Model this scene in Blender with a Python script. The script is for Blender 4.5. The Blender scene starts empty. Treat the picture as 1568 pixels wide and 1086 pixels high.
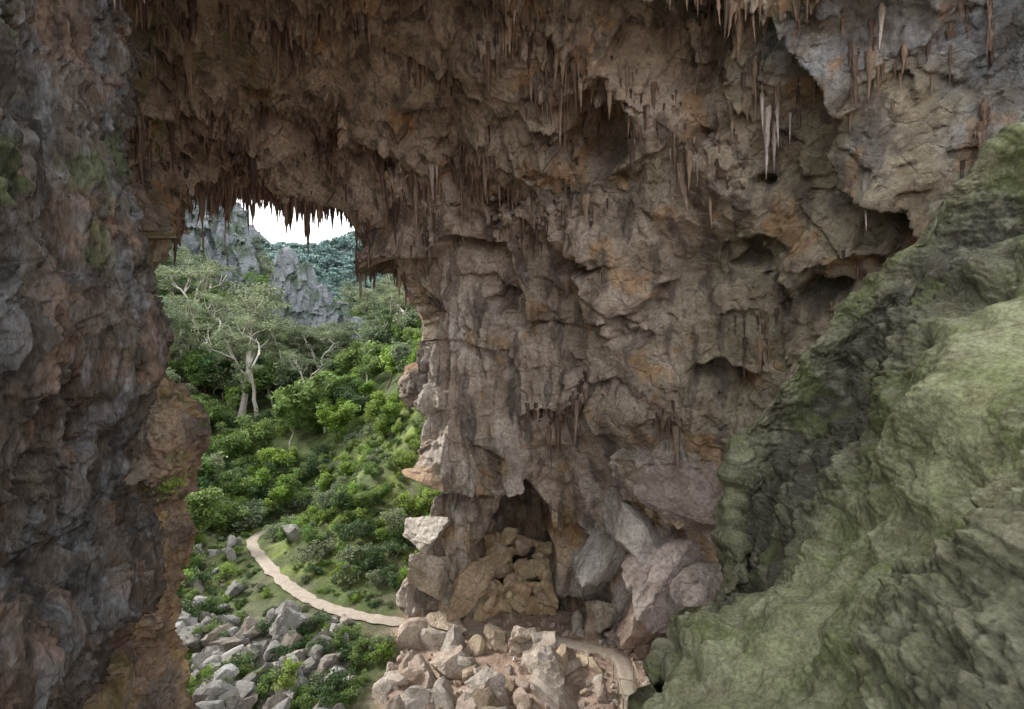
import bpy, math, numpy as np
from mathutils import Vector, Matrix
rng=np.random.default_rng(7)
sc=bpy.context.scene
# ---------------------------------------------------------------- noise
PERM=np.random.default_rng(1).permutation(256).astype(np.int64)
_g=np.random.default_rng(2).normal(size=(256,3)); GR=_g/np.linalg.norm(_g,axis=1)[:,None]
JT=np.random.default_rng(3).random((256,3)); RV=np.random.default_rng(4).random((256,4))*2-1
def hsh(a,b,c): return PERM[(PERM[(PERM[a&255]+b)&255]+c)&255]
def pn(P):
    I=np.floor(P).astype(np.int64); f=P-I; u=f*f*f*(f*(f*6-15)+10)
    r=0
    for dx in (0,1):
        wx=u[:,0] if dx else 1-u[:,0]
        for dy in (0,1):
            wy=u[:,1] if dy else 1-u[:,1]
            for dz in (0,1):
                wz=u[:,2] if dz else 1-u[:,2]
                g=GR[hsh(I[:,0]+dx,I[:,1]+dy,I[:,2]+dz)]
                r=r+wx*wy*wz*(g[:,0]*(f[:,0]-dx)+g[:,1]*(f[:,1]-dy)+g[:,2]*(f[:,2]-dz))
    return r*1.6
def fbm(P,o=4,g=.5):
    r=0;a=1;s=1
    for k in range(o):
        r=r+a*pn(P*s+k*17.3);a*=g;s*=2.03
    return r
def ridged(P,o=3):
    r=0;a=1;s=1
    for k in range(o):
        r=r+a*(1-2*np.abs(pn(P*s+k*9.1)));a*=.5;s*=2.1
    return r
def facets(P,s,seed,a=1.,b=1.,f1=False):
    Q=P/s+seed*13.7
    I0=np.floor(Q-.5).astype(np.int64)
    best=np.full(len(Q),1e9);res=np.zeros(len(Q))
    for dx in (0,1):
        for dy in (0,1):
            for dz in (0,1):
                I=I0+np.array([dx,dy,dz]); h=hsh(I[:,0],I[:,1],I[:,2])
                C=I+.15+.7*JT[h]; D=Q-C; d2=(D*D).sum(1)
                m=d2<best; best=np.where(m,d2,best)
                if not f1:
                    v=a*RV[h,0]+b*(D*RV[h,1:4]).sum(1)
                    res=np.where(m,v,res)
    return np.sqrt(best) if f1 else res
def sm(x,a,b):
    t=np.clip((x-a)/(b-a),0,1); return t*t*(3-2*t)
# ---------------------------------------------------------------- mesh helper
def mkmesh(name,V,F,mats,col=None,smooth=True,midx=None):
    V=np.asarray(V,dtype=np.float32);F=np.asarray(F,dtype=np.int32);k=F.shape[1]
    me=bpy.data.meshes.new(name)
    me.vertices.add(len(V));me.vertices.foreach_set('co',V.ravel())
    me.loops.add(F.size);me.loops.foreach_set('vertex_index',F.ravel())
    me.polygons.add(len(F));me.polygons.foreach_set('loop_start',np.arange(0,F.size,k,dtype=np.int32))
    for m in mats: me.materials.append(m)
    if midx is not None: me.polygons.foreach_set('material_index',np.asarray(midx,dtype=np.int32))
    me.update(calc_edges=True)
    me.polygons.foreach_set('use_smooth',np.full(len(F),smooth))
    if col is not None:
        ca=me.color_attributes.new('Col','FLOAT_COLOR','POINT')
        c=np.ones((len(V),4),dtype=np.float32);c[:,:3]=col;ca.data.foreach_set('color',c.ravel())
    me.update()
    return me
def mkobj(name,me,parent=None,loc=None,rot=None,scl=None):
    ob=bpy.data.objects.new(name,me);sc.collection.objects.link(ob)
    if parent: ob.parent=parent
    if loc is not None: ob.location=loc
    if rot is not None: ob.rotation_euler=rot
    if scl is not None: ob.scale=scl
    return ob
def gridF(nr,nc):
    i=np.arange(nr*nc).reshape(nr,nc)
    return np.stack([i[:-1,:-1],i[:-1,1:],i[1:,1:],i[1:,:-1]],-1).reshape(-1,4)
def catm(n,m):
    t=np.linspace(0,n-1,m);i=np.minimum(np.floor(t).astype(int),n-2);f=t-i
    W=np.zeros((m,n));w=[-.5*f+f*f-.5*f**3,1-2.5*f*f+1.5*f**3,.5*f+2*f*f-1.5*f**3,-.5*f*f+.5*f**3]
    for k in range(4):
        np.add.at(W,(np.arange(m),np.clip(i+k-1,0,n-1)),w[k])
    return W
def loft(C,nr,nc):
    C=np.array(C,dtype=float);A=catm(C.shape[0],nr);B=catm(C.shape[1],nc)
    return np.einsum('ai,ijk,bj->abk',A,C,B,optimize=True)
def normals(G,inside):
    du=np.gradient(G,axis=0);dv=np.gradient(G,axis=1)
    n=np.cross(du,dv);n/=np.linalg.norm(n,axis=2)[...,None]+1e-9
    s=np.sign(((np.array(inside)-G)*n).sum(2)); 
    s=np.sign(np.median(s)) 
    return n*s
# ---------------------------------------------------------------- materials
def newmat(name):
    m=bpy.data.materials.new(name);m.use_nodes=True
    return m,m.node_tree.nodes,m.node_tree.links,m.node_tree.nodes['Principled BSDF']
def rockmat(name,dark=.55,light=(.6,.57,.53),la=.25,bump=.25,sc1=.5,stretch=1.,rough=.85,spec=.3,cracks=0.,fine=8):
    m,N,L,B=newmat(name)
    at=N.new('ShaderNodeVertexColor');at.layer_name='Col'
    tc=N.new('ShaderNodeTexCoord');mp=N.new('ShaderNodeMapping');mp.inputs['Scale'].default_value=(1,1,stretch)
    L.new(tc.outputs['Object'],mp.inputs[0])
    def noise(s,d=5,r=.6,dist=0):
        n=N.new('ShaderNodeTexNoise');n.inputs['Scale'].default_value=s;n.inputs['Detail'].default_value=d
        n.inputs['Roughness'].default_value=r;n.inputs['Distortion'].default_value=dist;L.new(mp.outputs[0],n.inputs['Vector']);return n
    def ramp(src,a,b):
        r=N.new('ShaderNodeMapRange');r.inputs[1].default_value=a;r.inputs[2].default_value=b;L.new(src,r.inputs[0]);return r.outputs[0]
    def mix(f,c1,c2,t='MIX'):
        x=N.new('ShaderNodeMix');x.data_type='RGBA';x.blend_type=t
        if isinstance(f,float): x.inputs[0].default_value=f
        else: L.new(f,x.inputs[0])
        for s,c in ((6,c1),(7,c2)):
            if isinstance(c,tuple): x.inputs[s].default_value=(*c,1)
            else: L.new(c,x.inputs[s])
        return x.outputs[2]
    n1=noise(sc1,6,.65);n2=noise(sc1*fine,6,.72);n3=noise(sc1*2.3,4,.6)
    c=mix(ramp(n1.outputs[0],.42,.62),at.outputs[0],mix(1.0,at.outputs[0],(dark,dark*.95,dark*.9),'MULTIPLY'))
    c=mix(ramp(n3.outputs[0],.55,.7),c,mix(la,c,light))
    c=mix(ramp(n2.outputs[0],.35,.68),mix(1.0,c,(.55,.53,.51),'MULTIPLY'),mix(1.0,c,(1.3,1.3,1.3),'MULTIPLY'))
    L.new(c,B.inputs['Base Color'])
    B.inputs['Roughness'].default_value=rough;B.inputs['Specular IOR Level'].default_value=spec
    h=n2.outputs[0]
    if cracks>0:
        ax=N.new('ShaderNodeVectorMath');ax.operation='ADD';L.new(mp.outputs[0],ax.inputs[0]);L.new(n3.outputs['Color'],ax.inputs[1])
        v=N.new('ShaderNodeTexVoronoi');v.feature='DISTANCE_TO_EDGE';v.inputs['Scale'].default_value=cracks;L.new(ax.outputs[0],v.inputs['Vector'])
        r=ramp(v.outputs['Distance'],0,.07)
        ad=N.new('ShaderNodeMath');ad.operation='MULTIPLY_ADD';L.new(r,ad.inputs[0]);ad.inputs[1].default_value=.35;L.new(n2.outputs[0],ad.inputs[2]);h=ad.outputs[0]
    bp=N.new('ShaderNodeBump');bp.inputs['Strength'].default_value=.95;bp.inputs['Distance'].default_value=bump
    L.new(h,bp.inputs['Height']);L.new(bp.outputs[0],B.inputs['Normal'])
    return m
M_cave=rockmat('cave_limestone',bump=.28,cracks=.6,dark=.6,la=.3)
M_flute=rockmat('fluted_limestone',dark=.5,light=(.42,.44,.48),la=.35,bump=.22,sc1=1.3,stretch=.3,fine=7)
M_boul=rockmat('boulder_limestone',dark=.65,light=(.66,.64,.61),la=.4,bump=.15,sc1=1.2)
M_stal=rockmat('stalactite_calcite',dark=.6,bump=.06,sc1=1.5,stretch=.3)
M_moss=rockmat('mossy_rock',dark=.65,light=(.40,.42,.34),la=.25,bump=.07,sc1=1.3,stretch=1.,fine=9)
M_ground=rockmat('ground_soil',dark=.6,light=(.5,.42,.32),la=.15,bump=.12,sc1=.9)
M_path=rockmat('path_gravel',dark=.85,light=(.50,.47,.42),la=.3,bump=.03,sc1=2)
def leafmat(name,c1,c2,tr=.35):
    m,N,L,B=newmat(name)
    at=N.new('ShaderNodeVertexColor');at.layer_name='Col'
    oi=N.new('ShaderNodeObjectInfo')
    r=N.new('ShaderNodeMix');r.data_type='RGBA';L.new(oi.outputs['Random'],r.inputs[0]);r.inputs[6].default_value=(*c1,1);r.inputs[7].default_value=(*c2,1)
    x=N.new('ShaderNodeMix');x.data_type='RGBA';x.blend_type='MULTIPLY';x.inputs[0].default_value=1;L.new(r.outputs[2],x.inputs[6]);L.new(at.outputs[0],x.inputs[7])
    L.new(x.outputs[2],B.inputs['Base Color']);B.inputs['Roughness'].default_value=.55;B.inputs['Specular IOR Level'].default_value=.3
    if tr>0:
        t=N.new('ShaderNodeBsdfTranslucent');L.new(x.outputs[2],t.inputs[0])
        s=N.new('ShaderNodeMixShader');s.inputs[0].default_value=tr;L.new(B.outputs[0],s.inputs[1]);L.new(t.outputs[0],s.inputs[2])
        L.new(s.outputs[0],N['Material Output'].inputs[0])
    return m
L_bright=leafmat('leaf_bright',(.20,.33,.065),(.30,.39,.10))
L_mid=leafmat('leaf_mid',(.14,.235,.07),(.20,.28,.095))
L_gum=leafmat('leaf_gum',(.17,.22,.145),(.23,.27,.17))
L_dark=leafmat('leaf_dark',(.06,.125,.05),(.10,.165,.07))
L_far_haze=leafmat('leaf_far_haze',(.16,.25,.275),(.215,.31,.315),0)  # distance haze painted into the leaf colour as a bluish tint
def barkmat(name,c):
    m,N,L,B=newmat(name);n=N.new('ShaderNodeTexNoise');n.inputs['Scale'].default_value=3;n.inputs['Detail'].default_value=6
    r=N.new('ShaderNodeValToRGB');r.color_ramp.elements[0].color=(c[0]*.5,c[1]*.45,c[2]*.4,1);r.color_ramp.elements[0].position=.35
    r.color_ramp.elements[1].color=(*c,1);r.color_ramp.elements[1].position=.6
    L.new(n.outputs[0],r.inputs[0]);L.new(r.outputs[0],B.inputs['Base Color']);B.inputs['Roughness'].default_value=.8;return m
B_white=barkmat('bark_pale_gum',(.74,.72,.67));B_brown=barkmat('bark_brown',(.2,.16,.12));M_wood=barkmat('weathered_timber',(.45,.38,.3))
# ---------------------------------------------------------------- cave vault
A=[(-8.4,43.5,-25),(-8.6,44,-17.8),(-5.6,44,-10.2),(-7.6,45,-3.3),(-8.9,45,3.6),(-10.6,45,8.3),(-14.4,45,11.3),(-19.9,44,13.),(-24.4,42,13.8),(-26.4,38,10.8),(-25.6,34,2.4),(-23.6,30.5,-3),(-22.5,28.5,-12),(-21,27,-25)]
Bc=[(-2,42.5,-25),(-2.5,43.5,-15),(-2.4,43,-9.5),(-3.3,42.5,-3),(-4.2,42,4),(-6,41,10.5),(-11,40,15),(-17,39,17),(-22,37,17),(-24.8,33,13),(-23.5,29,4),(-21.5,26.5,-4),(-20.5,25,-13),(-20,24,-25)]
C=[(4,44,-25),(4,44.5,-15),(3.5,43,-8),(3,41,-2),(2.5,39,5),(1,37,12),(-5,34,17.5),(-11,33,18.8),(-17,31,18.8),(-21,27,14),(-20.5,23,5),(-19,20.5,-4),(-18,19.5,-13),(-17.5,19,-25)]
D=[(9,40,-26),(9.5,39.5,-17),(9.8,37.5,-8),(9.5,35,-1),(9,32.5,7),(7.5,30,14),(2,28,18.5),(-5,27,20),(-12,25,19.5),(-16.5,21,15),(-16.5,17,5),(-16,15,-4),(-15.5,14,-13),(-15.5,14,-25)]
E=[(18,33,-26),(18,33,-16),(17.5,32,-8),(17,30,.5),(16,27,8),(14,24,14.5),(8,22,18.5),(0,20.5,20),(-8,19,19.5),(-14,16,15),(-16,13,5),(-15.5,12,-4),(-15.5,11,-13),(-15.5,11,-25)]
Gr=[(27,22,-26),(27,22,-15),(26,21,-6),(24.5,20,3),(22.5,18,9.5),(19.5,16.5,16),(10,17,20.5),(1,17,22),(-7,16,21),(-13,13,15),(-16,9,5),(-15.5,9,-4),(-15.5,8,-13),(-15.5,8,-25)]
Z=[]
for p in A:
    o=Vector((p[0]+17,0,p[2]+5)).normalized();Z.append((p[0]+o.x*7,p[1]+5,p[2]+o.z*7))
Z2=[(z[0]*1.0+ (z[0]+17)*1.2,z[1]+2,z[2]+max(0,z[2]+5)*.4) for z in Z]
NR,NC=600,1080
G=loft([Z2,Z,A,Bc,C,D,E,Gr],NR,NC)
Nn=normals(G,(0,20,-3))
P=G.reshape(-1,3);N3=Nn.reshape(-1,3)
W=P+np.stack([fbm(P/3+5,3),fbm(P/3+25,3),fbm(P/3+45,3)],1)*.4
down=sm(-N3[:,2],.1,.8)
pill=sm(-P[:,0],-4,4)*sm(P[:,1],36,41)*sm(-P[:,2],-8,0)   # fluted column beside the opening
smo=.45+.55*sm(fbm(P/6+80,2),-.2,.25)                     # broad clean-broken panels between rubbly zones
disp=1.2*fbm(P/9,2)+.6-1.8*np.abs(pn(P/8+3))+1.35*facets(W,7.5,1,.5,1.6)+.75*facets(W,3.4,2,.4,1.5)*smo+.2*facets(W,1.2,3,.6,1.3)*smo+.06*facets(W,.45,9,.7,1.2)*smo+.06*fbm(P/.7,3)
fl=ridged(P*np.array([1/1.1,1/1.1,1/7.]),3)
disp+=fl*(.06+.42*pill+.3*sm(-P[:,0],17,20)*sm(P[:,2],-20,14))
P2=P+N3*disp[:,None]
nub=np.clip(ridged(P*np.array([.9,.9,.12])+3,2)-.55,0,2);nubm=down*sm(fbm(P/6+9,2),-.05,.3)*(1-.7*sm(P[:,1],38,43))
P2[:,2]-=nub*nubm*1.1
rec=[((4.8,32,14.2),(3.4,3.5,3.2),4.),((-.7,41,4.3),(1.6,2,1.2),2.),((5,37,6.5),(2.6,3,1.4),2.2),((13.5,27,9.2),(.9,1.5,.7),1.8),((11,32,5),(1,2,.8),1.5),((14,30,5.7),(2,2.5,1.1),2.2),((13.7,34,-1.6),(2.3,3,1.3),2.2),((17,28.5,3.4),(1.6,2,1),2.),((1,38,-3),(1.3,3,1.2),1.2),((8,36,1),(1.8,3,1),1.5),((-1,38.5,11),(1.,2,1.6),2)]
for c,r,d in rec:
    q=(P2-np.array(c)+fbm(P/1.5,2)[:,None]*.8)/np.array(r);dd=np.sqrt((q*q).sum(1));w=1-sm(dd,.55,1.05)
    P2-=N3*(w*d)[:,None]
dx=(P[:,0]-.5+.5*fbm(P/2,2))/(3.2+.12*(-P[:,2]-16));dz=(P[:,2]+18)/7.8
hole=(1-sm(dx*dx+np.clip(dz,-.3,9)**2,.75,1.0))*sm(P[:,1],36,40)
P2[:,1]+=hole*8
def lerp(a,b,w): return a*(1-w[:,None])+np.array(b)*w[:,None]
x,y,z=P[:,0],P[:,1],P[:,2]
nz=fbm(P/5+31,4);nz2=fbm(P/3+71,4);st=fbm(P*np.array([.7,.7,.1])+7,4)
col=np.tile(np.array([.66,.555,.47]),(len(P),1))
col=lerp(col,(.46,.39,.32),sm(nz,-.1,.5)*.8)
col=lerp(col,(.46,.41,.30),sm(x+nz*5,8,15)*.8)
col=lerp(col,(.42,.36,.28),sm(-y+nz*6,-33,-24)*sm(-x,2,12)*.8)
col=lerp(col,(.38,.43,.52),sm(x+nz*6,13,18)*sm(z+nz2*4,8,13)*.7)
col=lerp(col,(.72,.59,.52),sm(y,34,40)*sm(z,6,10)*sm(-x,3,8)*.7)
col=lerp(col,(.82,.77,.71),pill*sm(st,-.35,.2)*.85)
col=lerp(col,(.66,.46,.25),sm(-z,8,15)*sm(nz2,-.1,.3)*.6)
col=lerp(col,(.78,.74,.70),sm(-z,3,9)*sm(x,3,6)*sm(st,-.1,.3)*.7)
col=lerp(col,(.60,.36,.17),sm(nz2,.32,.6)*.6)
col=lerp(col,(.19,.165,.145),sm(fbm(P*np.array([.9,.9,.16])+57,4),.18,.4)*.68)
col=lerp(col,(.20,.22,.10),sm(-x,12,18)*sm(nz2,.1,.4)*.6*sm(-y,-36,-30))
col=lerp(col,(.34,.27,.20),sm(hole,.5,1)*.5)
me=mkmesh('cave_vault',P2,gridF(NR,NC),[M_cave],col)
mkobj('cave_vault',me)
G2=P2.reshape(NR,NC,3)
# ---------------------------------------------------------------- stalactites
SV=[];SF=[];SC=[];off=0
def stal(p,L_,r,c,wide=1.):
    global off
    S=7;K=9;a=np.arange(S)*2*math.pi/S;b=rng.normal(size=2)*.04*L_;ang=rng.random()*3.14
    vs=[]
    for k in range(K):
        t=k/(K-1);rr=r*((1-t)**1.1*.8+.2*(1-t)**.4+.01)*(1+.22*rng.normal()*(k>0));rr=abs(rr)
        X=np.cos(a)*rr*wide;Y=np.sin(a)*rr
        vs.append(np.stack([p[0]+X*math.cos(ang)-Y*math.sin(ang)+b[0]*t*t,p[1]+X*math.sin(ang)+Y*math.cos(ang)+b[1]*t*t,np.full(S,p[2]+.35-L_*t)],1))
    SV.append(np.concatenate(vs));i=np.arange(S);j=(i+1)%S
    for k in range(K-1): SF.append(np.stack([i+k*S,j+k*S,j+(k+1)*S,i+(k+1)*S],1)+off)
    off+=S*K;SC.append(np.tile(c,(S*K,1)))
cols=[(.30,.215,.155),(.19,.135,.105),(.36,.27,.21),(.12,.085,.07)]
msk=(fbm(P/3.5+11,2)>.1)&(N3[:,2]<-.3)&(y>16)&((x<6)|(z>11)|(fbm(P/3+50,1)>.2))
idx=np.flatnonzero(msk)
for c0 in rng.choice(idx,470):
    n=rng.integers(4,16);i0,j0=divmod(c0,NC);sL=rng.uniform(.5,1.6)
    for _ in range(n):
        i=int(np.clip(i0+rng.normal()*6,175,NR-40));j=int(np.clip(j0+rng.normal()*8,0,NC-1))
        L_=rng.gamma(1.8,.42)*sL+.15
        stal(G2[i,j],L_,.045+.05*L_*rng.random()+.03,cols[rng.integers(4)],1+rng.random())
jr=int(NR*2/7)
for _ in range(900):
    j=int(rng.uniform(4.4,9.3)/13*NC);i=int(jr+abs(rng.normal())*8)
    L_=rng.gamma(2.,.38)+.2;p=G2[i,j];stal(p,L_,.06+.06*L_,cols[rng.integers(4)],1.2)
for (p,L_,r) in [((-6,38,17),3.2,.2),((-5.6,38,17),2.2,.16),((13.2,26.4,14.5),3.8,.18),((13.7,26.9,14.5),2.6,.12),((14.3,26.4,14.),2.,.11),((12.7,26.,14.5),2.2,.12),((13.4,25.9,14.5),3.,.13),((15.5,21.5,15),2.2,.1),((17.2,24.5,9.),2.4,.1),((16.4,25.2,12),2.2,.11)]:
    jj=np.argmin(((P2[:,:2]-np.array(p[:2]))**2).sum(1)+(np.abs(P2[:,2]-p[2])>7)*100);stal(P2[jj],L_,r,(.62,.56,.54),1.5)
me=mkmesh('stalactites',np.concatenate(SV),np.concatenate(SF),[M_stal],np.concatenate(SC));mkobj('stalactites',me)
# ---------------------------------------------------------------- near fluted wall and orange buttress
def wall(name,ctrl,nr,nc,inside,amp,colf,mat,flute):
    G=loft(ctrl,nr,nc);Nn=normals(G,inside).reshape(-1,3);P=G.reshape(-1,3)
    W=P+np.stack([fbm(P/2+5,3),fbm(P/2+25,3),fbm(P/2+45,3)*2],1)*.4
    d=amp*(.9*fbm(P/4,3)+.5*facets(W,2.6,4,.5,1.4)+.25*facets(W,1.0,5)+.14*facets(W,.4,6)+.1*fbm(P/.3,3))+flute*(ridged(W*np.array([1/1.9,1/1.9,1/13.])+2,2)-.6)+flute*.6*(ridged(W*np.array([1/.7,1/.7,1/5.])+12,3)-.6)+flute*.22*ridged(W*np.array([1/.22,1/.22,1/1.3])+32,2)
    P2=P+Nn*d[:,None];mkobj(name,mkmesh(name,P2,gridF(nr,nc),[mat],colf(P)));return P2
edge=[(-15,17,16),(-13.2,16,11),(-12.4,15,7.2),(-11.7,15,2.4),(-11.3,15,.2),(-12.3,15,-3.2),(-12.6,15,-4.9),(-11.2,15,-6.9),(-12.5,15,-8.9),(-13.5,15,-10.5),(-14.5,15,-14),(-14.5,15,-26)]
rows=[]
for (ex,ey,ez) in edge:
    rows.append([(ex-6,ey+7,ez),(ex-2.2,ey+3.5,ez),(ex,ey,ez),(ex+.1,ey-2.6,ez),(ex+.9,ey-5,ez),(ex+1.2,ey-8,ez),(ex+.2,ey-13,ez)])
def colL(P):
    n=fbm(P/2.5+3,4);s=fbm(P*np.array([1.2,1.2,.12])+5,4)
    c=np.tile(np.array([.18,.155,.135]),(len(P),1));c=lerp(c,(.225,.245,.265),sm(s,-.05,.4)*.7);c=lerp(c,(.25,.155,.10),sm(n,.12,.5)*.6);c=lerp(c,(.065,.058,.054),sm(fbm(P*np.array([1.6,1.6,.2])+55,3),.1,.35)*.7);c=lerp(c,(.14,.18,.08),sm(fbm(P/2+9,3),.15,.5)*sm(P[:,2],-2,4)*.7);return c
wall('fluted_rock_wall',rows,760,520,(0,8,0),.3,colL,M_flute,.5)
edge=[(-22,27,3),(-21.5,27,0),(-19.4,27,-1.6),(-17.4,27,-2.8),(-16.6,27,-4.2),(-17.2,27,-5.6),(-18.2,27,-8.2),(-17.8,27,-10.6),(-18.6,27,-14),(-18.4,27,-16.5),(-17.4,27,-19),(-16.6,27,-25)]
rows=[]
for (ex,ey,ez) in edge:
    rows.append([(ex-6,ey+6,ez),(ex-1.8,ey+3.,ez),(ex,ey,ez),(ex-1.2,ey-2.2,ez),(ex-3.2,ey-3.5,ez),(ex-6,ey-4.5,ez)])
def colO(P):
    n=fbm(P/2.5+13,4);s=fbm(P*np.array([1.,1.,.15])+15,4)
    c=np.tile(np.array([.56,.42,.31]),(len(P),1));c=lerp(c,(.72,.52,.26),sm(s,0,.4)*.7);c=lerp(c,(.28,.25,.22),sm(n,.1,.45)*.8);c=lerp(c,(.18,.23,.08),sm(fbm(P/1.5+9,3),.3,.5)*sm(P[:,2],-10,-3)*.7);return c
wall('rock_buttress',rows,420,260,(-5,20,-8),.5,colO,M_cave,.35)
# ---------------------------------------------------------------- mossy slope
R=[(3.68,14,-9.7),(5.2,16,-9.3),(7.8,18,-8.2),(8.4,20,-6.3),(8.8,20,-3.7),(11,20,-.7),(12.9,20,1.9),(14.2,19,3.5),(15,18,5.2),(17,17,7.3),(19,15.5,9.3)]
F=[(3.3,12,-8.5),(4.6,13,-7.7),(6.4,14,-6.9),(7.4,14,-5.7),(8.4,14,-4.4),(9.2,13.5,-2.9),(9.7,13,-1.3),(10.2,13,.2),(11.4,13,1.2),(12.5,12.5,2.3),(14,12,3.4)]
S4=[(3.05,9,-7.5),(3.9,9,-6.7),(5,9.5,-6.1),(6,9.5,-5.05),(6.9,9.5,-4.1),(7.7,9.5,-3.1),(8,9,-2),(8.7,9,-1.1),(9.4,9,-.3),(10.5,9,.5),(11.7,9,1.3)]
S5=[(2.2,5.5,-6.5),(3,5.5,-6),(3.8,5.5,-5.3),(4.5,5.5,-4.5),(5.1,5.5,-3.8),(5.8,5.5,-3),(6.3,5.5,-2.3),(7,5.5,-1.6),(7.8,5,-1),(8.8,5,-.3),(9.8,5,.5)]
R0=[(p[0]+1.5,p[1]+4,p[2]-9) for p in R];R00=[(p[0]+2,p[1]+5,-26) for p in R]
M2=[((a[0]+b[0])/2+1.2,(a[1]+b[1])/2+2.2,(a[2]+b[2])/2-1.) for a,b in zip(R,F)]
S6=[(p[0]-.6,p[1]-3.2,p[2]-1.6) for p in S5];S7=[(p[0]-1,p[1]-5,p[2]-8) for p in S5]
rows=[R00,R0,R,M2,F,S4,S5,S6,S7]
rows=[[ (r[0][0]-1.5,r[0][1]-1,r[0][2]-6) ]+r for r in rows]
nr,nc=900,720
G=loft(rows,nr,nc);Nn=normals(G,(0,8,6)).reshape(-1,3);P=G.reshape(-1,3)
tv=np.repeat(np.linspace(0,8,nr),nc)
W=P+np.stack([fbm(P/.8+5,3),fbm(P/.8+25,3),fbm(P/.8+45,3)],1)*.22
shelf=sm(tv,3.9,4.4)
smooth_z=shelf*(1-sm(tv,4.9,5.6))
sz=np.array([1.15,1.15,.9])
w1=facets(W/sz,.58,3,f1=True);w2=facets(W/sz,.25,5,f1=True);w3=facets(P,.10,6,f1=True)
rid=1-sm(np.abs(tv-2.),.2,.9)                                # rim of the slope
lump=(.75-w1)*(.30-.12*rid)+(.75-w2)*(.22-.06*rid)+(.75-w3)*.08
lm=sm(fbm(P/2.2+4,3),-.4,.15)
amp=(.35+.65*lm)*(1-.5*smooth_z)
und=(ridged(P*np.array([.45,.45,1.1])+20,2)-.5)*.15*sm(tv,4.6,5.8)
d=.7*fbm(P/3,3)+.25*fbm(P/1.1+9,2)+lump*amp+und
P2m=P+Nn*d[:,None]
n=fbm(P/2+3,4);n2=fbm(P/.8+8,3)
c=np.tile(np.array([.21,.215,.135]),(len(P),1))
c=lerp(c,(.32,.345,.20),smooth_z*.9);c=lerp(c,(.08,.072,.06),sm(tv,2.3,2.8)*(1-sm(tv,3.6,4.05))*.85)  # steep band under the rim painted dark, its shade put into the colour
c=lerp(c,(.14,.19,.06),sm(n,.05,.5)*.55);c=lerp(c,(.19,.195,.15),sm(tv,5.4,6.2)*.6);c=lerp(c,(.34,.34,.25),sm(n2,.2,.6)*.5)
c=lerp(c,(.07,.065,.05),(sm(w2,.45,.8)*.5+sm(w1,.5,.85)*.3)*(.3+.7*lm)*(1-.4*smooth_z))   # shade between the moss cushions painted into the colour, as dark rock
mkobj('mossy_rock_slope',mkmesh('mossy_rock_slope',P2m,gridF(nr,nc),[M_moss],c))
# ---------------------------------------------------------------- path line and terrain
PATH=[(6.6,26),(7.2,30),(7.5,33),(7.9,36),(7.3,37.7),(4.5,39),(1.5,40.2),(-3.9,41),(-8.5,42),(-12.3,43),(-16.3,44.8),(-20,47.6),(-23.4,51),(-27,55.3),(-30.4,60),(-31,63),(-29.5,67),(-26,70)]
PT=loft([[ (a,b,0) for a,b in PATH]]*2,2,400)[0][:,:2]
cp=[(a,b,-22) for a,b in PATH]+[(0,0,-23),(0,20,-23),(0,30,-22.6),(15,35,-22),(-14,30,-24),(-20,38,-23.3),(-28,45,-23.3),(15,46,-22),(1,48,-21.5),(2,54,-21),(30,30,-22),(30,0,-22),(-30,0,-22),(0,-40,-22),(20,56,-14),
(-36,54,-22.6),(-40,62,-20.5),(-15.7,55,-18),(-11,50,-20),(-18,62,-15),(-12,65,-8.9),(-5,63,-9),(-20,76,-10),(-29,80,-15),(-36,90,-13),(-52,100,-12),(-60,80,-14),(-60,60,-14),(-50,40,-14),
(-70,130,0),(-50,130,-2),(-30,120,0),(-10,100,5),(-85,140,12),(-66,155,8),(-105,170,28),(-40,160,6),(0,150,25),(-90,220,15),(-60,250,12),(-140,170,50),(-120,130,30),(-100,90,10),
(-93,300,16),(-110,380,58),(-180,450,85),(-128,450,102),(-82,450,116),(-20,450,120),(-300,450,125),(-180,320,40),(0,300,60),(-130,620,60),(-250,250,90)]
cp=np.array(cp,float)
def tps(r2): return .5*r2*np.log(r2+1e-6)
S_=100.
X=cp[:,:2]/S_;n_=len(cp)
K=tps(((X[:,None]-X[None])**2).sum(2))+np.eye(n_)*.002
Pm=np.concatenate([np.ones((n_,1)),X],1)
sol=np.linalg.solve(np.block([[K,Pm],[Pm.T,np.zeros((3,3))]]),np.concatenate([cp[:,2],np.zeros(3)]))
def pathdist(x,y):
    d=np.full(len(x),1e9)
    for a in PT[::4]: d=np.minimum(d,(x-a[0])**2+(y-a[1])**2)
    return np.sqrt(d)
def H(x,y,detail=True):
    x=np.atleast_1d(np.asarray(x,float));y=np.atleast_1d(np.asarray(y,float))
    q=np.stack([x,y],1)/S_;h=np.zeros(len(x))
    for k in range(n_): h+=sol[k]*tps(((q-X[k])**2).sum(1))
    h+=sol[n_]+sol[n_+1]*q[:,0]+sol[n_+2]*q[:,1]
    r=np.hypot(x+80,y-200);w=1-sm(r,380,700)
    h=np.clip(h,-26,135)*w+(40*fbm(np.stack([x/400,y/400,0*x],1),2)+20)*(1-w)*sm(y,-200,200)+(-22)*(1-w)*(1-sm(y,-200,200))
    if detail:
        near=sm(pathdist(x,y),1.2,4);p=np.stack([x,y,0*x],1)
        h=h+near*(.6*fbm(p/6,3)+.25*fbm(p/1.6,3)*sm(-r,-400,-100))+sm(y,100,200)*w*(3*fbm(p/30,3))
    return h
tt=np.linspace(-1,1,560)
gx=-22+150*tt+3500*tt**7;gy=58+150*tt+3500*tt**7
XX,YY=np.meshgrid(gx,gy);x=XX.ravel();y=YY.ravel();h=H(x,y)
p=np.stack([x,y,h],1)
nz=fbm(p/5,4);nz2=fbm(p/1.7+9,3)
c=np.tile(np.array([.10,.14,.045]),(len(p),1))
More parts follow.
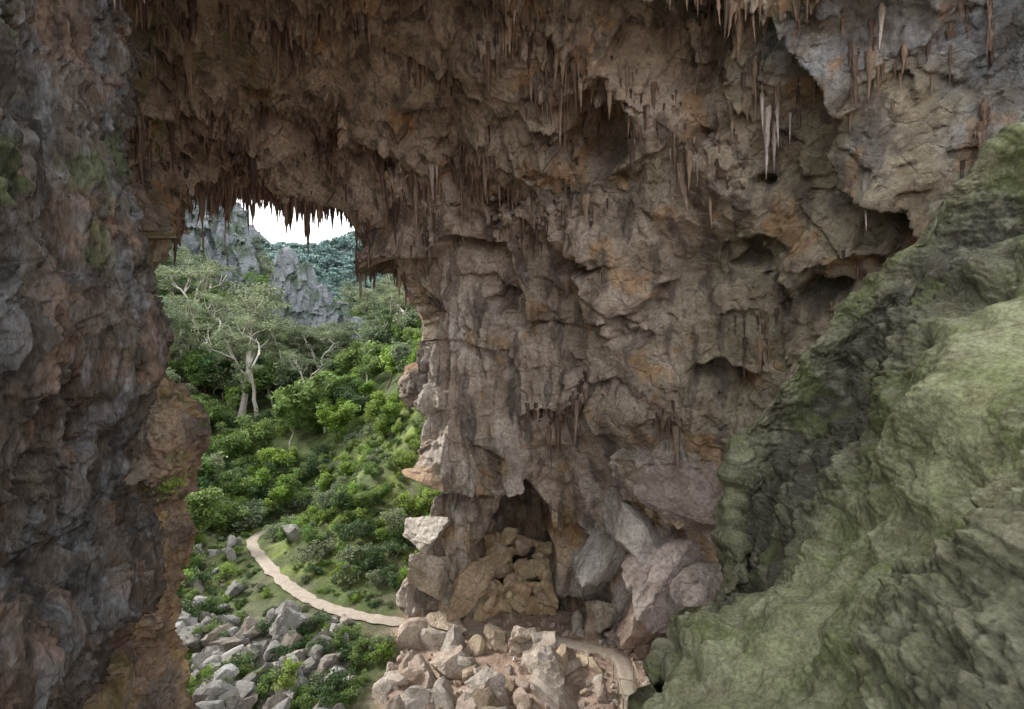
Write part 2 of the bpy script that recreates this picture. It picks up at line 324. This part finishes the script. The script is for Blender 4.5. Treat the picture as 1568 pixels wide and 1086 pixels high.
c=lerp(c,(.26,.34,.09),sm(nz,-.2,.3)*sm(-np.hypot((x+17)/1.2,y-63),-22,-10)*.9)
c=lerp(c,(.22,.19,.15),sm(nz2,.0,.4)*.5*sm(-y,-75,-50))
inside=np.maximum(sm(x+nz*2,-11,-8)*sm(-y,-49,-45),sm(x,-6,-3)*sm(-y,-62,-58))
c=lerp(c,(.50,.38,.31),inside)
c=lerp(c,(.25,.24,.22),sm(-x-nz*2,15,19)*sm(-y,-48,-40)*.9)
c=lerp(c,(.14,.22,.22),sm(y,180,300))  # far ground tinted bluish, haze put into the colour
mkobj('ground',mkmesh('ground',p,gridF(560,560),[M_ground],c))
tn=np.gradient(PT,axis=0);tn/=np.linalg.norm(tn,axis=1)[:,None];nm=np.stack([-tn[:,1],tn[:,0]],1)
ks=np.linspace(-1,1,7);sN=fbm(np.stack([np.arange(400)*.13,np.zeros(400),np.zeros(400)],1),3)
wd=.62+.2*sN
pv=PT[:,None,:]+nm[:,None,:]*(ks[None,:,None]*wd[:,None,None])
fl=pv.reshape(-1,2);hz=H(PT[:,0],PT[:,1]);hz=np.convolve(np.pad(hz,6,'edge'),np.ones(13)/13,'valid')
hh=np.maximum(np.repeat(hz,7)+.10,H(fl[:,0],fl[:,1])+.05)-np.tile(np.abs(ks)**6*.12,400)
mkobj('footpath',mkmesh('footpath',np.concatenate([fl,hh[:,None]],1),gridF(400,7),[M_path],np.tile(np.array([.46,.41,.35]),(2800,1))))
# ---------------------------------------------------------------- boulders
import bmesh
def ico(s):
    b=bmesh.new();bmesh.ops.create_icosphere(b,subdivisions=s,radius=1);V=np.array([v.co[:] for v in b.verts]);Fc=np.array([[v.index for v in f.verts] for f in b.faces]);b.free();return V,Fc
IC={s:ico(s) for s in (3,4,6)}
def bould(seed,s=4,npl=10,rough=.04):
    r=np.random.default_rng(seed);V,Fc=IC[s];n=r.normal(size=(npl,3));n/=np.linalg.norm(n,axis=1)[:,None];d=r.uniform(.5,1,npl)
    dt=V@n.T;rad=np.where(dt>.05,d/np.maximum(dt,.05),9).min(1);rad=np.minimum(rad,1.35)
    v=V*rad[:,None];v=v*(1+rough*fbm(v*2.5+seed,3)[:,None]);return v,Fc
PRO=[bould(k,3) for k in range(14)]
def rotm(r):
    q=r.normal(size=4);q/=np.linalg.norm(q);from mathutils import Quaternion
    return np.array(Quaternion(q).to_matrix())
def pile(name,items,pro=None,mat=None):
    V=[];Fc=[];Cc=[];o=0
    for (pos,scl,rt,cl,bs) in items:
        v,f=(pro or PRO)[bs];v=(v*np.array(scl))@rt.T+np.array(pos);V.append(v);Fc.append(f+o);o+=len(v);Cc.append(np.tile(cl,(len(v),1)))
    return mkobj(name,mkmesh(name,np.concatenate(V),np.concatenate(Fc),[mat or M_boul],np.concatenate(Cc),smooth=False))
def items(n,xr,yr,smin,smax,cl,pd=1.5,test=None,k=2.2,cth=-.12):
    out=[]
    X=rng.uniform(*xr,n*4);Y=rng.uniform(*yr,n*4);hs=H(X,Y);pdm=pathdist(X,Y);cn=fbm(np.stack([X,Y,0*X],1)/2.5+40,2)
    for i in range(n*4):
        s=smin+(smax-smin)*rng.random()**k
        if pdm[i]<pd*.6+s or cn[i]<cth: continue
        if test and not test(X[i],Y[i]): continue
        out.append(((X[i],Y[i],hs[i]+s*.2),(s*rng.uniform(.8,1.5),s*rng.uniform(.7,1.2),s*rng.uniform(.5,1.)),rotm(rng),np.array(cl[rng.integers(len(cl))])*rng.uniform(.8,1.15),int(rng.integers(14))))
        if len(out)>=n:break
    return out
pink=[(.60,.50,.43),(.68,.60,.53),(.54,.43,.35),(.70,.65,.59),(.60,.49,.36)]
grey=[(.46,.46,.46),(.56,.56,.56),(.36,.36,.35),(.48,.44,.39)]
pile('cave_floor_boulders',items(330,(-9,11),(29,41.8),.08,1.3,pink,.9,k=2.9)+items(600,(-9,11),(29,42.3),.06,.3,pink,.9,k=1.5,cth=-.5))
pile('creek_boulders',items(520,(-30,-9),(29,44),.1,1.35,grey,.9,test=lambda a,b:a<-10-(b-30)*.25,k=3.)+items(120,(-42,-22),(44,62),.2,1.1,grey,1.2,test=lambda a,b:a<-24-(b-44)*.5))
PB=[bould(100+k,6,16,.10) for k in range(8)]
def big(name,lst):
    r=np.random.default_rng(5);it=[]
    for (p,s,cl,b) in lst: it.append((p,s,rotm(r),np.array(cl),b))
    o=pile(name,it,PB,M_cave);return o
big('fallen_rock_slabs',[((7.6,41.5,-15.5),(2.2,3,4.2),(.78,.75,.72),0),((9.5,39.5,-13.5),(2.6,3.2,4),(.72,.67,.63),1),((11.5,37.5,-15.5),(3.2,3,4.6),(.60,.52,.49),2),((10,38.2,-19.5),(2.2,2,2.6),(.64,.51,.44),3),((14,36,-17),(3.4,3.2,4.6),(.48,.43,.40),4),((7,40.8,-20.8),(1.4,1.4,1.7),(.70,.63,.52),5),((13,35,-21.5),(2.6,2.4,2.4),(.56,.44,.36),6),((13.5,36.5,-10.5),(3,3,5),(.54,.46,.42),7),
 ((-6.5,42.8,-18.5),(1.8,1.6,3.4),(.74,.66,.55),2),((-7.3,43,-15.),(1.4,1.5,2.8),(.78,.73,.67),5),((-3.8,42.4,-19.5),(1.5,1.5,2.8),(.66,.51,.36),0),((-5.5,41.8,-21.8),(2.0,1.2,1.),(.62,.52,.41),3)])
it=[]
XR=rng.uniform(-2.8,3.6,90);YR=43.2+rng.random(90)*6.5;HR=H(XR,YR)
for k in range(90):
    it.append(((XR[k],YR[k],HR[k]+.2+.42*(YR[k]-43)*rng.uniform(.6,1.6)),tuple(rng.uniform(.35,1.15,3)),rotm(rng),np.array([(.72,.54,.34),(.66,.51,.39),(.74,.60,.38)][rng.integers(3)]),int(rng.integers(14))))
pile('rockfall_boulders',it,None,M_boul)
def single(name,px,py,s,cl,b):
    z=float(H(px,py)[0]);pile(name,[((px,py,z+s[2]*.55),s,rotm(np.random.default_rng(b)),np.array(cl),b)],PB)
single('boulder',.5,38.6,(1.0,.9,1.3),(.72,.62,.53),1);single('boulder',-1.4,39,(1.0,.8,1.1),(.62,.52,.40),4);single('boulder',-18.2,41.5,(1.3,1.1,1.7),(.54,.54,.54),6)
single('boulder',-24.3,56.8,(1.4,1.2,1.2),(.46,.46,.44),3)
single('boulder',2.6,34.6,(1.5,1.3,1.3),(.72,.64,.56),2);single('boulder',-1.6,33.6,(1.4,1.2,1.2),(.70,.64,.58),5);single('boulder',-4.6,36.4,(1.1,1.3,1.1),(.66,.56,.48),7)
def crag(name,parts,seed):
    V=[];Fc=[];o=0
    for k,(cx,cy,zb,zt,r) in enumerate(parts):
        n=90;m=80;th=np.linspace(0,2*math.pi,n);t=np.linspace(0,1,m)
        T,TH=np.meshgrid(t,th,indexing='ij');rr=r*(1-.75*T**2.2)*(1-sm(T,.93,1.0)*.99)
        p=np.stack([cx+np.cos(TH)*rr,cy+np.sin(TH)*rr,zb+(zt-zb)*T],-1).reshape(-1,3)
        dr=np.stack([np.cos(TH),np.sin(TH),0*T],-1).reshape(-1,3)
        q=p*np.array([1,1,.4]);d=r*(.2*fbm(q/6+seed,3)+.16*facets(q,4,seed)+.1*facets(q,1.8,seed+1))
        p=p+dr*(d*(1-sm(T.ravel(),.9,1)))[:,None];p[:,2]+=(.1*r*facets(p,3,3))
        V.append(p);Fc.append(gridF(m,n)+o);o+=len(p)
    V=np.concatenate(V);nn=fbm(V/4,3);c=np.tile(np.array([.24,.27,.31]),(len(V),1));c=lerp(c,(.10,.155,.10),sm(nn,.0,.35)*.85)
    mkobj(name,mkmesh(name,V,np.concatenate(Fc),[M_boul],c,smooth=False))
crag('limestone_crag',[(-104,172,15,56,15),(-95,170,10,52,11),(-114,175,20,64,16),(-90,168,8,40,8),(-100,168,8,44,13)],2)
crag('limestone_crag',[(-66,150,0,32,5.5),(-61,150,0,27,6),(-55.5,149,-2,21,6),(-50,148,-3,16,5.5),(-69.5,152,0,25,5),(-45,147,-4,11,4.5)],5)
# ---------------------------------------------------------------- trees
def tube(pts,rad,s=7):
    pts=np.array(pts,float);V=[];a=np.arange(s)*2*math.pi/s
    for i,p in enumerate(pts):
        d=pts[min(i+1,len(pts)-1)]-pts[max(i-1,0)];d/=np.linalg.norm(d)+1e-9
        u=np.cross(d,(1,0,0) if abs(d[0])<.8 else (0,1,0));u/=np.linalg.norm(u);w=np.cross(d,u)
        V.append(p+rad[i]*(np.cos(a)[:,None]*u+np.sin(a)[:,None]*w))
    i=np.arange(s);j=(i+1)%s
    Fq=np.concatenate([np.stack([i+k*s,j+k*s,j+(k+1)*s,i+(k+1)*s],1) for k in range(len(pts)-1)])
    return np.concatenate(V),Fq
def leaves(cen,size,r,up=.5):
    n=len(cen);nn=r.normal(size=(n,3));nn[:,2]=np.abs(nn[:,2])+up;nn/=np.linalg.norm(nn,axis=1)[:,None]
    t=np.cross(nn,r.normal(size=(n,3)));t/=np.linalg.norm(t,axis=1)[:,None];b=np.cross(nn,t)
    s=size*r.uniform(.6,1.3,(n,1));V=np.stack([cen-t*s,cen-b*s*.45,cen+t*s,cen+b*s*.45],1).reshape(-1,3)
    return V,np.arange(4*n).reshape(n,4)
def maketree(name,seed,Ht,bare,spread,nl,nclump,crad,lsize,leaf,bark,r0,flat=.7,bush=False):
    r=np.random.default_rng(seed);V=[];Fq=[];o=0;tips=[]
    def add(pts,rad,s=7):
        nonlocal o
        v,f=tube(pts,rad,s);V.append(v);Fq.append(f+o);o+=len(v)
    def limb(p,d,L_,rad,lev):
        pts=[p];n=5
        for k in range(n):
            d=d+r.normal(size=3)*.16;d[2]+=.06;d/=np.linalg.norm(d);pts.append(pts[-1]+d*L_/n)
        add(pts,np.linspace(rad,rad*.6,n+1),7 if lev<2 else 5)
        if lev>=3 or L_<Ht*.06: tips.append(pts[-1]);return
        for q in range(r.integers(2,4)):
            dd=d+r.normal(size=3)*spread;dd[2]=dd[2]*.7+.2;dd/=np.linalg.norm(dd);limb(pts[-1],dd,L_*r.uniform(.55,.8),rad*.6,lev+1)
        if lev>0: tips.append(pts[3])
    nst=3 if bush else 1
    for q in range(nst):
        d=np.array([r.normal()*(.5 if bush else .08),r.normal()*(.5 if bush else .08),1.]);limb(np.array([0,0,-.4]),d/np.linalg.norm(d),Ht*bare,r0,0)
    nb=o;nbf=sum(len(f) for f in Fq)
    tips=np.array(tips);sel=tips[r.choice(len(tips),nclump,replace=len(tips)<nclump)]+r.normal(size=(nclump,3))*crad*.35
    cols_=[]
    for cpt in sel:
        k=max(int(nl/nclump*r.uniform(.6,1.4)),5);dv=r.normal(size=(k,3));dv/=np.linalg.norm(dv,axis=1)[:,None]
        rr=crad*r.uniform(.6,1.25);q=dv*(r.random((k,1))**.4)*rr*np.array([1,1,flat])*(1+.3*pn(dv*2+cpt)[:,None])
        v,f=leaves(cpt+q,lsize,r);V.append(v);Fq.append(f+o);o+=len(v)
        bb=r.uniform(.65,1.3);cols_.append(np.repeat(bb*r.uniform(.7,1.35,k),4))
    V=np.concatenate(V);Fq=np.concatenate(Fq);cc=np.ones((len(V),3));lc=np.concatenate(cols_);cc[nb:]=lc[:,None]*np.array([1,1,.9])
    V=V*(Ht/np.percentile(V[:,2],99.5))
    mi=np.zeros(len(Fq));mi[nbf:]=1
    return mkmesh(name,V,Fq,[bark,leaf],cc,smooth=False,midx=mi)
T_gum=[maketree('gum_a',11,22,.33,.55,5200,36,1.8,.22,L_gum,B_white,.45,.5),maketree('gum_b',12,20,.36,.5,4800,32,1.7,.22,L_gum,B_white,.42,.45)]
T_br=[maketree('broad_%d'%k,20+k,8,.3,.6,5000,36,1.05,.2,L_bright,B_brown,.16,.7) for k in range(3)]
T_md=[maketree('mid_%d'%k,30+k,10,.3,.6,5000,36,1.3,.24,L_mid,B_brown,.2,.65) for k in range(3)]
T_dk=[maketree('dark_%d'%k,40+k,8,.28,.6,4500,42,1.2,.22,L_dark,B_brown,.2,.75) for k in range(2)]
T_sh=[maketree('shrub_%d'%k,50+k,2.2,.4,.7,1800,26,.48,.11,[L_bright,L_mid,L_dark,L_gum][k],B_brown,.05,.8,True) for k in range(4)]
T_far=[maketree('far_%d'%k,60+k,13,.3,.6,600,26,2.0,.85,L_far_haze,B_white,.25,.65) for k in range(3)]
T_mf=[maketree('midfar_%d'%k,70+k,13,.3,.6,2200,28,1.7,.42,[L_mid,L_gum,L_dark][k],B_white,.22,.65) for k in range(3)]
def put(name,me,x,y,s,parent=None,dz=0):
    z=float(H(x,y)[0]);return mkobj(name,me,parent,(x,y,z+dz),(rng.normal()*.04,rng.normal()*.04,rng.random()*6.28),(s*rng.uniform(.9,1.1),s*rng.uniform(.9,1.1),s))
def empty(n): e=bpy.data.objects.new(n,None);sc.collection.objects.link(e);return e
for (x,y,s,m) in [(-53,100,1.2,0),(-48,97,1.,1),(-66,112,.95,1),(-40,106,.65,0),(-60,118,.7,0),(-80,125,1.,1),(-33,112,.65,1),(-72,98,.8,0),(-38,96,.6,1),(-45,110,.7,1)]:
    put('eucalyptus_tree',T_gum[m],x,y,s)
for (x,y,s,t) in [(-31,71,.6,T_br[0]),(-36,76,.65,T_br[1]),(-40,82,.7,T_md[0]),(-27,80,.8,T_br[2]),(-21,76,.7,T_br[0]),(-38,58,.6,T_md[1]),(-41,62,.7,T_dk[0]),(-22,88,1.,T_br[1]),(-14,76,.8,T_br[2]),(-19,57,.35,T_dk[1]),(-32,92,.9,T_br[0]),(-16,70,.5,T_br[0]),(-22,68,.4,T_br[1])]:
    put('broadleaf_tree',t,x,y,s)
mkobj('broadleaf_tree',T_br[1],None,(-19.6,28.2,-1.7),(0,.1,1),(.45,.45,.5))
fo=empty('forest')
def scatter(n,xr,yr,T,smin,smax,tst,parent,pref):
    X=rng.uniform(*xr,n);Y=rng.uniform(*yr,n);hs=H(X,Y);pd=pathdist(X,Y)
    for i in range(n):
        if not tst(X[i],Y[i],pd[i]): continue
        s=rng.uniform(smin,smax);t=T[rng.integers(len(T))]
        mkobj('%s_%d'%(pref,i),t,parent,(X[i],Y[i],hs[i]-.2),(0,0,rng.random()*6.28),(s,s,s*rng.uniform(.85,1.15)))
fan=lambda x,y,p:(-.82<x/y<-.1)
scatter(440,(-85,-6),(64,112),T_md+T_br+T_dk[:1]+T_mf[:2]+T_mf[1:2],.35,.75,lambda x,y,p:fan(x,y,p) and p>4 and not(-30<x<-8 and y<82) and rng.random()<.6 and not(-.58<x/y<-.45 and y<100 and rng.random()<.75),fo,'tree')
scatter(700,(-150,-5),(105,215),T_mf+T_md[:1]+T_gum,.35,.8,lambda x,y,p:fan(x,y,p) and not(-.53<x/y<-.27 and 112<y<157) and np.hypot(x+99,y-160)>16,fo,'hill_tree')
scatter(90,(-70,-30),(112,145),T_mf,.25,.4,lambda x,y,p:-.53<x/y<-.27,fo,'small_tree')
scatter(2400,(-420,-20),(215,480),T_far,.5,.9,lambda x,y,p:fan(x,y,p),fo,'far_tree')
sh=empty('shrubs')
scatter(420,(-42,-7),(45,80),T_sh,.25,1.05,lambda x,y,p:p>2.2 and not (x>-8.5 and y<47) and not(-.62<x/y<-.44 and y<62 and p<7) and not(-26<x<-8 and y>54),sh,'shrub')
scatter(260,(-30,-7),(52,82),[T_sh[0],T_sh[0],T_sh[1],T_sh[3]],.25,.95,lambda x,y,p:p>3,sh,'slope_shrub')
scatter(700,(-40,-8),(42,74),T_sh,.1,.35,lambda x,y,p:p>1.1 and not (x>-8.5 and y<47),sh,'small_shrub')
scatter(110,(-56,-32),(64,96),T_sh,.7,1.6,lambda x,y,p:-.62<x/y<-.44,sh,'tall_shrub')
scatter(60,(-26,-10),(34,42),T_sh,.3,.8,lambda x,y,p:p>2.5,sh,'creek_shrub')
n=170000;X=rng.uniform(-48,-6,n);Y=rng.uniform(38,85,n);pd=pathdist(X,Y);q=np.stack([X,Y,0*X],1);w=fbm(q/3,3)
k=(pd>.8)&(w>-.4)&~((X>-8.5)&(Y<47))&~((X<-17)&(Y<43)&(w<.25));X=X[k];Y=Y[k];hs=H(X,Y);cen=np.stack([X,Y,hs+.08+rng.random(len(X))*.8*(.3+np.clip(fbm(np.stack([X,Y,0*X],1)/1.5,2)+.3,0,1.2))],1)
v,f=leaves(cen,.19,rng,.1);lc=np.repeat(np.clip(.85+.8*fbm(cen/2,2),.35,1.5)*rng.uniform(.6,1.3,len(cen)),4)
mkobj('ground_cover',mkmesh('ground_cover',v,f,[L_bright],np.stack([lc,lc,lc*.9],1),smooth=False))
v,f=leaves(np.array([-17.6,26.,-6.6])+rng.normal(size=(260,3))*np.array([.45,.3,.22]),.13,rng);mkobj('fern',mkmesh('fern',v,f,[L_bright],np.full((len(v),3),1.3),smooth=False))
# ---------------------------------------------------------------- small built things
def boxes(name,lst,mat,loc=(0,0,0)):
    b=bmesh.new()
    for (c,s,rz) in lst:
        m=Matrix.Translation(c)@Matrix.Rotation(rz,4,'Z')@Matrix.Diagonal((*s,1));bmesh.ops.create_cube(b,size=1,matrix=m)
    bmesh.ops.bevel(b,geom=b.edges[:],offset=.012,segments=1,affect='EDGES');me=bpy.data.meshes.new(name);b.to_mesh(me);b.free();me.materials.append(mat);return mkobj(name,me,None,loc)
z0=float(H(-12.6,44.6)[0])
boxes('signpost',[((0,0,1.5),(.13,.13,3.0),0),((0,-.09,2.7),(.6,.05,.45),0),((0,0,3.06),(.7,.24,.06),0)],M_wood,(-12.6,44.6,z0))
pl=[]
for k in range(26):
    pl.append(((7.2+.01*k,29.5+k*.21,0),(1.3,.18,.06),0))
for k in range(4):
    for sx in (-.68,.68): pl.append(((7.25+sx+.03*k,29.6+k*1.7,.45),(.08,.08,1.1),0))
for sx in (-.68,.68): pl.append(((7.32+sx,32.2,1.03),(.09,5.3,.06),-.02))
boxes('boardwalk',pl,M_wood,(0.2,0,-21.95))
# ---------------------------------------------------------------- light, sky, camera
s=Vector((-.75,.22,.60)).normalized()
sd=bpy.data.lights.new('sun','SUN');sd.energy=5;sd.angle=math.radians(12);sd.color=(1,.95,.88)
so=bpy.data.objects.new('sun',sd);sc.collection.objects.link(so);so.rotation_euler=s.to_track_quat('Z','Y').to_euler();so.location=(-40,30,60)
w=bpy.data.worlds.new('World');sc.world=w;w.use_nodes=True;nt=w.node_tree
sk=nt.nodes.new('ShaderNodeTexSky');sk.sky_type='NISHITA';sk.sun_disc=False;sk.sun_elevation=math.asin(s.z);sk.sun_rotation=math.atan2(s.x,s.y)
sk.air_density=1.0;sk.dust_density=2.0;sk.ozone_density=1.0
# thin bright overcast cloud layer over the clear sky
tc=nt.nodes.new('ShaderNodeTexCoord');cn=nt.nodes.new('ShaderNodeTexNoise');cn.inputs['Scale'].default_value=2.2;cn.inputs['Detail'].default_value=6
nt.links.new(tc.outputs['Generated'],cn.inputs['Vector'])
mr=nt.nodes.new('ShaderNodeMapRange');mr.inputs[1].default_value=.3;mr.inputs[2].default_value=.65;mr.inputs[3].default_value=.7;mr.inputs[4].default_value=.97
nt.links.new(cn.outputs[0],mr.inputs[0])
mx=nt.nodes.new('ShaderNodeMix');mx.data_type='RGBA';nt.links.new(mr.outputs[0],mx.inputs[0]);nt.links.new(sk.outputs[0],mx.inputs[6]);mx.inputs[7].default_value=(18,18,18,1)
nt.links.new(mx.outputs[2],nt.nodes['Background'].inputs[0]);nt.nodes['Background'].inputs[1].default_value=.15
cd=bpy.data.cameras.new('camera');cd.lens=18;cd.sensor_width=36;cd.clip_end=12000;cd.clip_start=.1
co=bpy.data.objects.new('camera',cd);sc.collection.objects.link(co);co.location=(0,0,0);co.rotation_euler=(math.pi/2,0,0);sc.camera=co
sc.view_settings.view_transform='Standard'
try: sc.view_settings.look='None'
except: pass
sc.view_settings.exposure=0
